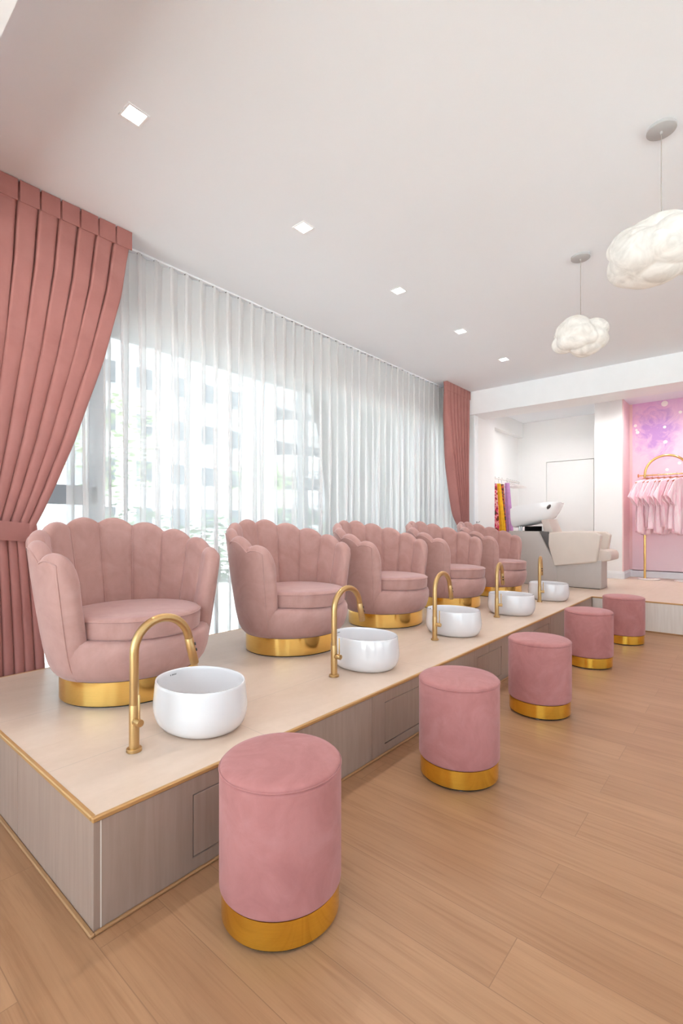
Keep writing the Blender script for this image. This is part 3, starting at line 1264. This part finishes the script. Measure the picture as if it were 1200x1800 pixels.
for o in lamps:
    lamp_in(o)

# ------------------------------------------------------------------ cloud pendants
def make_cloud(label, loc, drop, size, seed, stretch=(1, 1, 1), rz=0):
    t = thing('cloud_pendant', label, 'pendant lamp', (loc[0], loc[1], Z), rz, 'cloud-shaped pendant lamps')
    lathe('ceiling_canopy', [(.061, 0), (.063, -.003), (.063, -.016), (.059, -.019), (.006, -.020), (.006, -.030), (.004, -.032)], M['canopy'], t, n=40, cap1=True)
    hh = size[2] / 2
    tube('cord', [(0, 0, -.028), (.0015, 0, -.028 - (drop - hh) * .4), (0, 0, -drop + hh * .7)], .0022, M['cord'], t, n=8)
    rg = random.Random(seed)
    lumps = [(Vector((0, 0, 0)), .74)]
    for k in range(26):
        while True:
            v = Vector((rg.gauss(0, 1), rg.gauss(0, 1), rg.gauss(0, .8)))
            if v.length > .2:
                break
        v.normalize()
        r = rg.uniform(.40, .58)
        lumps.append((v * (.99 - r) * rg.uniform(.9, 1.05), r))
    bm = bmesh.new()
    bmesh.ops.create_icosphere(bm, subdivisions=6, radius=1)
    for v in bm.verts:
        d = v.co.normalized()
        hits = []
        for c, r in lumps:
            b = d.dot(c)
            disc = b * b - (c.length_squared - r * r)
            if disc > 0:
                hits.append(b + math.sqrt(disc))
        hits.sort(reverse=True)
        R = hits[0]
        if len(hits) > 1:                     # soften the creases slightly
            k = .012
            R = sum(h * math.exp((h - hits[0]) / k) for h in hits) / sum(math.exp((h - hits[0]) / k) for h in hits)
        v.co = Vector((d.x * R * size[0] / 2, d.y * R * size[1] / 2, d.z * R * size[2] / 2 - drop))
    from_bm('shade', bm, M['cloud'], t, angle=80)
    for (lx, ly, lz) in ((.0, .0, 0.03),):
        d = bpy.data.lights.new('pendant_bulb', 'POINT')
        d.energy = PENDANT_W
        d.shadow_soft_size = .05
        d.color = (1, .92, .80)
        o = bpy.data.objects.new('pendant_bulb', d)
        COL.objects.link(o)
        o.parent = t
        o.location = (lx, ly, lz - drop)
    return t


make_cloud('white cloud-shaped pendant lamp nearer the camera, cut off by the picture edge', (2.788, .336), .60, (.46, .50, .335), 4, rz=.4)
make_cloud('white cloud-shaped pendant lamp farther away, whole in the picture', (3.746, .937), .575, (.40, .40, .30), 9)

# ------------------------------------------------------------------ hair-wash unit
ux = 6.83
un = thing('hair_wash_unit', 'beige and grey hair-wash chair unit with white tilted basin on the raised floor', 'wash unit', (ux + .3, 2.0, P))
uo = Vector((-ux - .3, -2.0, -P))


def upoly(name, poly, x0, x1, m, bev, parent=un, seg=3):
    return prism_yz(name, [(y + uo.y, z + uo.z) for y, z in poly], x0 + uo.x, x1 + uo.x, m, parent, bev, seg)


upoly('plinth', [(1.465, P + .008), (1.465, .70), (2.02, .62), (2.02, P + .008)], 6.83, 7.15, M['unitgrey'], .006)
upoly('floor_gap_shade', [(1.49, P), (1.49, P + .010), (2.60, P + .010), (2.60, P)], 6.85, 7.13, M['black'], .001)  # black strip standing in for the shade in the gap underneath
upoly('back_body', [(2.66, P + .004), (2.66, 1.068), (2.245, 1.064), (2.04, .67), (2.0, .56), (2.0, P + .004)], 6.825, 7.33, M['unitgrey'], .008)
upoly('slit_shade', [(2.30, 1.06), (2.13, 1.06), (2.085, .90), (2.03, .62), (2.06, .62)], 6.86, 7.30, M['greydark'], .003)  # dark sheet standing in for shade in the slit between body and seat
arm = [(2.10, 1.048), (1.95, 1.064), (1.72, 1.068), (1.52, 1.058), (1.462, 1.02), (1.515, .675), (2.03, .60), (2.105, .88)]
upoly('armrest', arm, 6.79, 6.90, M['leather_pale'], .022, seg=4)
upoly('armrest', arm, 7.33, 7.44, M['leather_pale'], .022, seg=4)
upoly('seat_cushion', [(2.08, .63), (2.02, .85), (1.56, .83), (1.49, .79), (1.50, .68)], 6.905, 7.325, M['leather'], .02)
upoly('backrest', [(2.04, .82), (2.17, 1.16), (2.22, 1.15), (2.16, .82)], 6.905, 7.325, M['leather'], .02)
upoly('leg_rest', [(1.56, .68), (1.56, .82), (1.45, .832), (1.385, .82), (1.355, .775), (1.36, .70), (1.45, .682)], 6.85, 7.325, M['leather'], .018, seg=4)
upoly('neck_block', [(2.235, 1.218), (2.14, 1.235), (2.06, 1.03), (2.17, 1.03)], 6.90, 7.31, M['leather'], .012)
# bellows and chrome pivot under the bowl
bm = bmesh.new()
prof = []
for k in range(13):
    prof.append((.10 + (.008 if k % 2 else 0), 1.062 + .072 * k / 12))
add_lathe(bm, [(r, z + uo.z) for r, z in prof], n=32, sy=1.12, c=(7.08 + uo.x - .1, 2.365 + uo.y))
from_bm('bellows', bm, M['black'], un, angle=20)
bm = bmesh.new()
for y in (2.52, 2.55):
    add_tube(bm, [(6.95 + uo.x, y + uo.y, 1.06 + uo.z), (6.95 + uo.x, y + uo.y, 1.13 + uo.z)], .012, 12)
from_bm('pivot', bm, M['steel'], un)
# ceramic bowl: lofted U sections from the back rim to the neck rim
TOPZ = [(2.02, 1.462), (2.10, 1.470), (2.35, 1.448), (2.59, 1.420), (2.665, 1.382)]
BOTZ = [(2.02, 1.435), (2.06, 1.33), (2.12, 1.242), (2.23, 1.178), (2.40, 1.145), (2.63, 1.110), (2.665, 1.118)]
WID = [(2.02, .14), (2.06, .18), (2.15, .215), (2.35, .235), (2.55, .225), (2.63, .20), (2.665, .185)]
bm = bmesh.new()
secs = []
ys = [2.02, 2.03, 2.05, 2.08, 2.12, 2.18, 2.26, 2.36, 2.46, 2.55, 2.60, 2.64, 2.655, 2.665]
for y in ys:
    t1, b1, w = interp(y, TOPZ), interp(y, BOTZ), interp(y, WID)
    sec = []
    for k in range(25):
        a = PI * k / 24
        e = 2 / 2.8
        cx, sz = math.cos(a), math.sin(a)
        sec.append((7.08 + w * math.copysign(abs(cx) ** e, cx) + uo.x, y + uo.y, t1 - (t1 - b1) * abs(sz) ** e + uo.z))
    wi = w - .022
    bi = b1 + .025
    ti = t1 - .001
    inn_ = []
    # the cavity, closed towards the ends
    q = max(0.0, min(1.0, (y - 2.04) / .08)) * max(0.0, min(1.0, (2.655 - y) / .05))
    for k in range(25):
        a = PI - PI * k / 24
        e = 2 / 2.6
        cx, sz = math.cos(a), math.sin(a)
        inn_.append((7.08 + wi * math.copysign(abs(cx) ** e, cx) + uo.x, y + uo.y, ti - (ti - bi) * q * abs(sz) ** e + uo.z))
    secs.append(sec + inn_)
add_grid(bm, secs, close_v=True, cap_start=True, cap_end=True)
bw = from_bm('bowl', bm, M['bowl'], un, angle=60)
bw['label'] = 'white tilted ceramic bowl'
# dark ellipsoid standing in for the opening seen through the neck cut-out
bm = bmesh.new()
bmesh.ops.create_icosphere(bm, subdivisions=3, radius=1)
bmesh.ops.scale(bm, vec=(.13, .028, .052), verts=bm.verts)
bmesh.ops.rotate(bm, cent=(0, 0, 0), matrix=Matrix.Rotation(math.radians(32), 3, 'X'), verts=bm.verts)
bmesh.ops.translate(bm, vec=(7.08 - .11 + uo.x, 2.125 + uo.y, 1.40 + uo.z), verts=bm.verts)
g_ = from_bm('neck_opening', bm, M['greydark'], un)
g_['label'] = 'dark neck opening'
# fluted lip rising behind the neck
upoly('bowl_lip', [(2.12, 1.25), (2.155, 1.26), (2.06, 1.47), (2.03, 1.468), (2.045, 1.40)], 6.97, 7.17, M['bowl'], .012)

# ------------------------------------------------------------------ clothes rack, hangers and satin robes
RX = 8.58
rk = thing('clothes_rack', 'gold arched clothes rack standing in front of the pink mural', 'clothes rack', (RX, .97, P))
r_ = .0165
yl, yr = .275, -.275
path = [(0, yl, .012)] + [(0, yl, z) for z in (.5, 1.0, 1.45)]
zc = 1.585
for k in range(0, 33):
    a = PI * k / 32
    path.append((0, yl * math.cos(a), zc + .275 * math.sin(a)))
path += [(0, yr, z) for z in (1.45, 1.0, .5, .012)]
tube('arch_frame', path, r_, M['goldrack'], rk, n=18)
br_ = tube('hanging_bar', [(-.0, .36, 1.575), (0, -.36, 1.575)], .0095, M['goldrack'], rk, n=14)
for s in (1, -1):
    tube('end_cap', [(0, s * .352, 1.575), (0, s * .366, 1.575)], .027, M['hanger'], br_, n=20)
for s in (1, -1):
    lathe('foot_plate', [(.145, 0), (.150, .002), (.150, .014), (.146, .017), (.02, .017)], M['marble'], rk, n=40, c=(-.0, s * .235 - .01))


def make_robe(label, mirror, seed, first):
    """satin kimono robe, hanging: body, two sleeves, belt."""
    t = thing('robe', label, 'robe', group='pink satin robes on the gold rack')
    rg = random.Random(seed)

    def sheet(cols, rows_, fx, fz, fy):
        return [[(fx(i / cols, j / rows_), fy(i / cols, j / rows_), fz(i / cols, j / rows_)) for i in range(cols + 1)] for j in range(rows_ + 1)]
    p1, p2 = rg.uniform(0, 6), rg.uniform(0, 6)
    LEN = rg.uniform(.74, .88)
    bm = bmesh.new()
    for sgn in (1, -1):
        def X(u, v):
            return (u - .5) * (.37 - .05 * math.sin(PI * min(1, v * 1.4)))
        g = sheet(30, 22, lambda u, v: X(u, v) + .008 * v * math.sin(9 * v + p1),
                  lambda u, v: (.006 - .345 * abs(X(u, 0)) - .05 * math.exp(-(X(u, 0) / .035) ** 2)) * max(0, 1 - v * 2.5) - (LEN + .02 * math.sin(7 * u + p2)) * v,
                  lambda u, v: sgn * (.017 + .006 * math.sin(PI * u)) + .012 * v * math.sin(u * 17 + p1) + .008 * math.sin(u * 9 + 5 * v + p2) * v)
        add_grid(bm, g)
    bmesh.ops.remove_doubles(bm, verts=bm.verts, dist=.002)
    body = from_bm('body', bm, M['satin'], t, angle=180)
    for s in (1, -1):
        bm = bmesh.new()
        for sgn in (1, -1):
            g = sheet(12, 14, lambda u, v: s * (.150 + .05 * u + .10 * u * v + .02 * v),
                      lambda u, v: -.045 - .045 * u - (.40 - .20 * u) * v,
                      lambda u, v: sgn * (.016 + .010 * math.sin(PI * u) * v) + .008 * v * math.sin(8 * u + p2))
            add_grid(bm, g)
        from_bm('sleeve', bm, M['satin'], t, angle=180)
    bm = bmesh.new()
    for dx, L in ((.02, .42), (.055, .34)):
        pts = []
        for k in range(15):
            v = k / 14
            pts.append([(dx + w + .006 * math.sin(6 * v + p1), -.045 + .006 * math.sin(9 * v + p2) + .002 * s2, -.42 - L * v - .2 * 0) for w, s2 in ((-.012, 0), (.012, 1))])
        add_grid(bm, pts)
    from_bm('belt', bm, M['satin'], t, angle=180)
    for ch in t.children:
        so = ch.modifiers.new('thickness', 'SOLIDIFY')
        so.thickness = .003
    return t


def make_hanger(label):
    t = thing('coat_hanger', label, 'hanger', group='rose-gold hangers on the gold rack')
    # origin on the bar the hook hangs over
    pts = [(0, 0, .0)]
    hookp = [(.0 + .014 * math.sin(a), 0, -.002 + .014 * math.cos(a)) for a in [(-100 + 220 * k / 12) * PI / 180 for k in range(13)]] + [(0.002, 0, -.03), (0, 0, -.055)]
    tube('hook', hookp, .0028, M['steel'], t, n=8)
    bm = bmesh.new()
    arm_ = [(-.20, 0, -.125), (-.14, 0, -.098), (-.06, 0, -.066), (0, 0, -.056), (.06, 0, -.066), (.14, 0, -.098), (.20, 0, -.125)]
    add_tube(bm, arm_, [.007, .010, .013, .016, .013, .010, .007], 12)
    from_bm('shoulders', bm, M['hanger'], t, angle=50)
    return t


bar_z = P + 1.575 + .0095
wr = ['leftmost on the rack, sleeve spread over the gold post', 'second from the left on the gold rack', 'third from the left on the gold rack', 'fourth from the left on the gold rack',
      'fifth from the left on the gold rack', 'sixth from the left on the gold rack', 'at the right end of the gold rack']
ypos = [1.215, 1.15, 1.075, 1.00, .925, .845, .765]
yaw = [-.70, -.50, -.64, -.52, -.66, -.50, -.60]
for i, (y, a) in enumerate(zip(ypos, yaw)):
    if i == 0:
        h0 = make_hanger('rose-gold hanger ' + wr[0])
        rb0 = [make_robe('pale pink satin robe ' + wr[0], False, 1, True)]
        h0.location = (RX, y, bar_z)
        h0.rotation_euler.z = a
        rb0[0].location = (RX, y, bar_z - .045)
        rb0[0].rotation_euler.z = a
    else:
        dup(h0, (RX, y, bar_z), a, 'rose-gold hanger ' + wr[i])
        if i in (1, 2):
            o = make_robe('pale pink satin robe ' + wr[i], False, 1 + i, False)
            o.location = (RX, y, bar_z - .045)
            o.rotation_euler.z = a
            rb0.append(o)
        else:
            dup(rb0[i % 3], (RX, y, bar_z - .045), a, 'pale pink satin robe ' + wr[i])

# ------------------------------------------------------------------ alcove rail with tulle skirts and empty hangers
ar = thing('hanging_rail', 'white hanging rail on the alcove wall behind the column', 'rail', (8.3, 3.27, 1.93))
tube('bar', [(-.55, 0, 0), (.62, 0, 0)], .010, M['whiteplastic'], ar)
for x in (-.45, .55):
    tube('bracket', [(x, 0, 0), (x, .128, 0)], .007, M['whiteplastic'], ar)


def make_wire_hanger(label):
    t = thing('wire_hanger', label, 'hanger', group='white hangers on the alcove rail')
    hp = [(0, .012 * math.sin(a), .012 * math.cos(a)) for a in [(-100 + 220 * k / 10) * PI / 180 for k in range(11)]] + [(0, 0, -.05)]
    tube('hook', hp, .0025, M['steel'], t, n=6)
    bm = bmesh.new()
    add_tube(bm, [(0, 0, -.05), (0, .10, -.10), (0, .105, -.112), (0, -.15, -.112), (0, -.145, -.10)], .005, 8, closed=True)
    from_bm('frame', bm, M['whiteplastic'], t)
    return t


wh = None
ordn = ['fourth', 'fifth', 'sixth', 'seventh', 'eighth', 'ninth']
xs_ = [8.36, 8.46, 8.56, 8.66, 8.76, 8.85]
for n_, x in zip(ordn, xs_):
    lab = 'empty white hanger on the alcove rail, %s from the column' % n_ if n_ != 'fourth' else 'empty white hanger on the alcove rail, next to the lilac skirt'
    if wh is None:
        wh = make_wire_hanger(lab)
        wh.location = (x, 3.27, 1.94)
    else:
        dup(wh, (x, 3.27, 1.94), 0, lab)


def make_skirt(name, label, x, y, m, w0, w1, zt, zb, dy, seed):
    t = thing(name, label, 'garment', (x, y, 1.94), 0, 'garments on the alcove rail')
    hp = [(0, .012 * math.sin(a), .012 * math.cos(a)) for a in [(-100 + 220 * k / 10) * PI / 180 for k in range(11)]] + [(0, 0, zt - 1.94)]
    tube('hook', hp, .0025, M['steel'], t, n=6)
    rg = random.Random(seed)
    bm = bmesh.new()
    rings = []
    n = 60
    for k in range(20):
        v = k / 19
        w = w0 + (w1 - w0) * v ** .8
        ring = []
        for i in range(n):
            a = 2 * PI * i / n
            rr_ = w * (1 + .14 * (0.3 + v) * math.sin(9 * a + seed) + .06 * math.sin(17 * a + 2 * v))
            ring.append((rr_ * .55 * math.cos(a), rr_ * math.sin(a) - dy * v, zt - 1.94 - (zt - zb) * v))
        rings.append(ring)
    add_grid(bm, rings, close_v=True, cap_start=True, cap_end=True)
    from_bm('fabric', bm, m, t, angle=70)
    return t


make_skirt('dress', 'red and magenta printed dress hanging first on the alcove rail', 7.80, 3.27, M['redprint'], .03, .06, 1.84, .78, .02, 1)
make_skirt('tulle_skirt', 'bright yellow tulle skirt hanging on the alcove rail', 7.93, 3.26, M['yellow'], .03, .065, 1.85, .72, .08, 2)
make_skirt('dress', 'dark multicoloured printed dress hanging between yellow and lilac skirts', 8.08, 3.265, M['darkprint'], .03, .055, 1.85, .80, .03, 3)
make_skirt('tulle_skirt', 'lilac tulle skirt hanging on the alcove rail', 8.20, 3.22, M['lilac'], .038, .065, 1.875, .72, .06, 4)

# ------------------------------------------------------------------ outside the window
struct(box('ground_outside', (-40, -40, -.25), (90, 90, -.07), M['pavement']))


def building(name, label, x0, x1, y0, y1, h, win, floors, cols, curved=False):
    t = thing(name, label, 'building', ((x0 + x1) / 2, y0, -.07))
    ox, oy = -(x0 + x1) / 2, -y0
    box('wall', (x0 + ox, 0, 0), (x1 + ox, y1 - y0, h), M['facade'], t)
    fh = h / floors
    w = (x1 - x0) / cols
    for f in range(floors):
        if curved:
            bm = bmesh.new()
            pts0, pts1 = [], []
            for k in range(25):
                a = PI * k / 24
                pts0.append((math.cos(a) * (x1 - x0) * .5, -math.sin(a) * 2.6, f * fh + fh * .02))
                pts1.append((math.cos(a) * (x1 - x0) * .5, -math.sin(a) * 2.6, f * fh + fh * .42))
            add_grid(bm, [pts0, pts1])
            bm.faces.new([bm.verts.new(p) for p in pts0])
            from_bm('balcony', bm, M['facade'], t)
            box('glazing', (-(x1 - x0) * .42, -.06, f * fh + fh * .1), ((x1 - x0) * .42, .02, f * fh + fh * .88), M['facade_window'], t)
        else:
            for c in range(cols):
                xa = x0 + w * (c + .28) + ox
                wd = box('window', (xa, -.05, f * fh + fh * .34), (xa + w * .44, .05, f * fh + fh * .78), M['facade_window'], t)
    return t


building('apartment_building', 'white apartment block with square windows seen through the left of the sheer curtain', 12, 24.0, 30, 40, 27, 1, 9, 5)
building('apartment_building', 'white tower with rounded balconies seen through the middle of the sheer curtain', 28.0, 35.0, 32, 42, 33, 1, 11, 3, curved=True)
building('apartment_building', 'pale apartment block seen through the right of the sheer curtain', 45, 62, 36, 46, 24, 1, 8, 7)


def shrub(name, label, cat, x, y, w, h, m, seed, trunk=0.0, group=None):
    t = thing(name, label, cat, (x, y, -.07), 0, group)
    rg = random.Random(seed)
    bm = bmesh.new()
    for k in range(620):
        while True:
            v = Vector((rg.uniform(-1, 1), rg.uniform(-1, 1), rg.uniform(-1, 1)))
            if .45 < v.length < 1:
                break
        c = Vector((v.x * w / 2, v.y * w / 2, trunk + (v.z * .5 + .5) * (h - trunk)))
        s = rg.uniform(.05, .11) * (w / 1.6) ** .6
        mt = Matrix.Rotation(rg.uniform(0, 6.28), 3, 'Z') @ Matrix.Rotation(rg.uniform(-1, 1), 3, 'X')
        q = [mt @ Vector(p) * s + c for p in ((-1, 0, 0), (0, -.45, .12), (1, 0, 0), (0, .45, .12))]
        bm.faces.new([bm.verts.new(p) for p in q])
    from_bm('foliage', bm, m, t, smooth=False)
    tube('trunk', [(0, 0, 0), (0, 0, max(trunk + .2, h * .5))], [.05, .03], M['bark'], t, n=8)
    return t


rg = random.Random(21)
where = ['far left', 'left', 'centre left', 'centre', 'centre right', 'right', 'far right', 'farthest right']
for i in range(8):
    x = 4.2 + i * 2.3
    shrub('bush', 'leafy green bush outside the window, %s of the hedge row' % where[i], 'bush', x, 9.0 + rg.uniform(-.5, .5), 2.0, 1.35 + rg.uniform(-.15, .45), M['leaf'], i, 0, 'hedge bushes outside')
shrub('tree', 'light green tree outside, left of the white apartment block windows', 'tree', 6.5, 14.5, 3.0, 5.2, M['leaf2'], 41, 1.8)
shrub('tree', 'green tree outside between the apartment block and the round tower', 'tree', 14.5, 17, 3.2, 4.4, M['leaf2'], 42, 1.5)
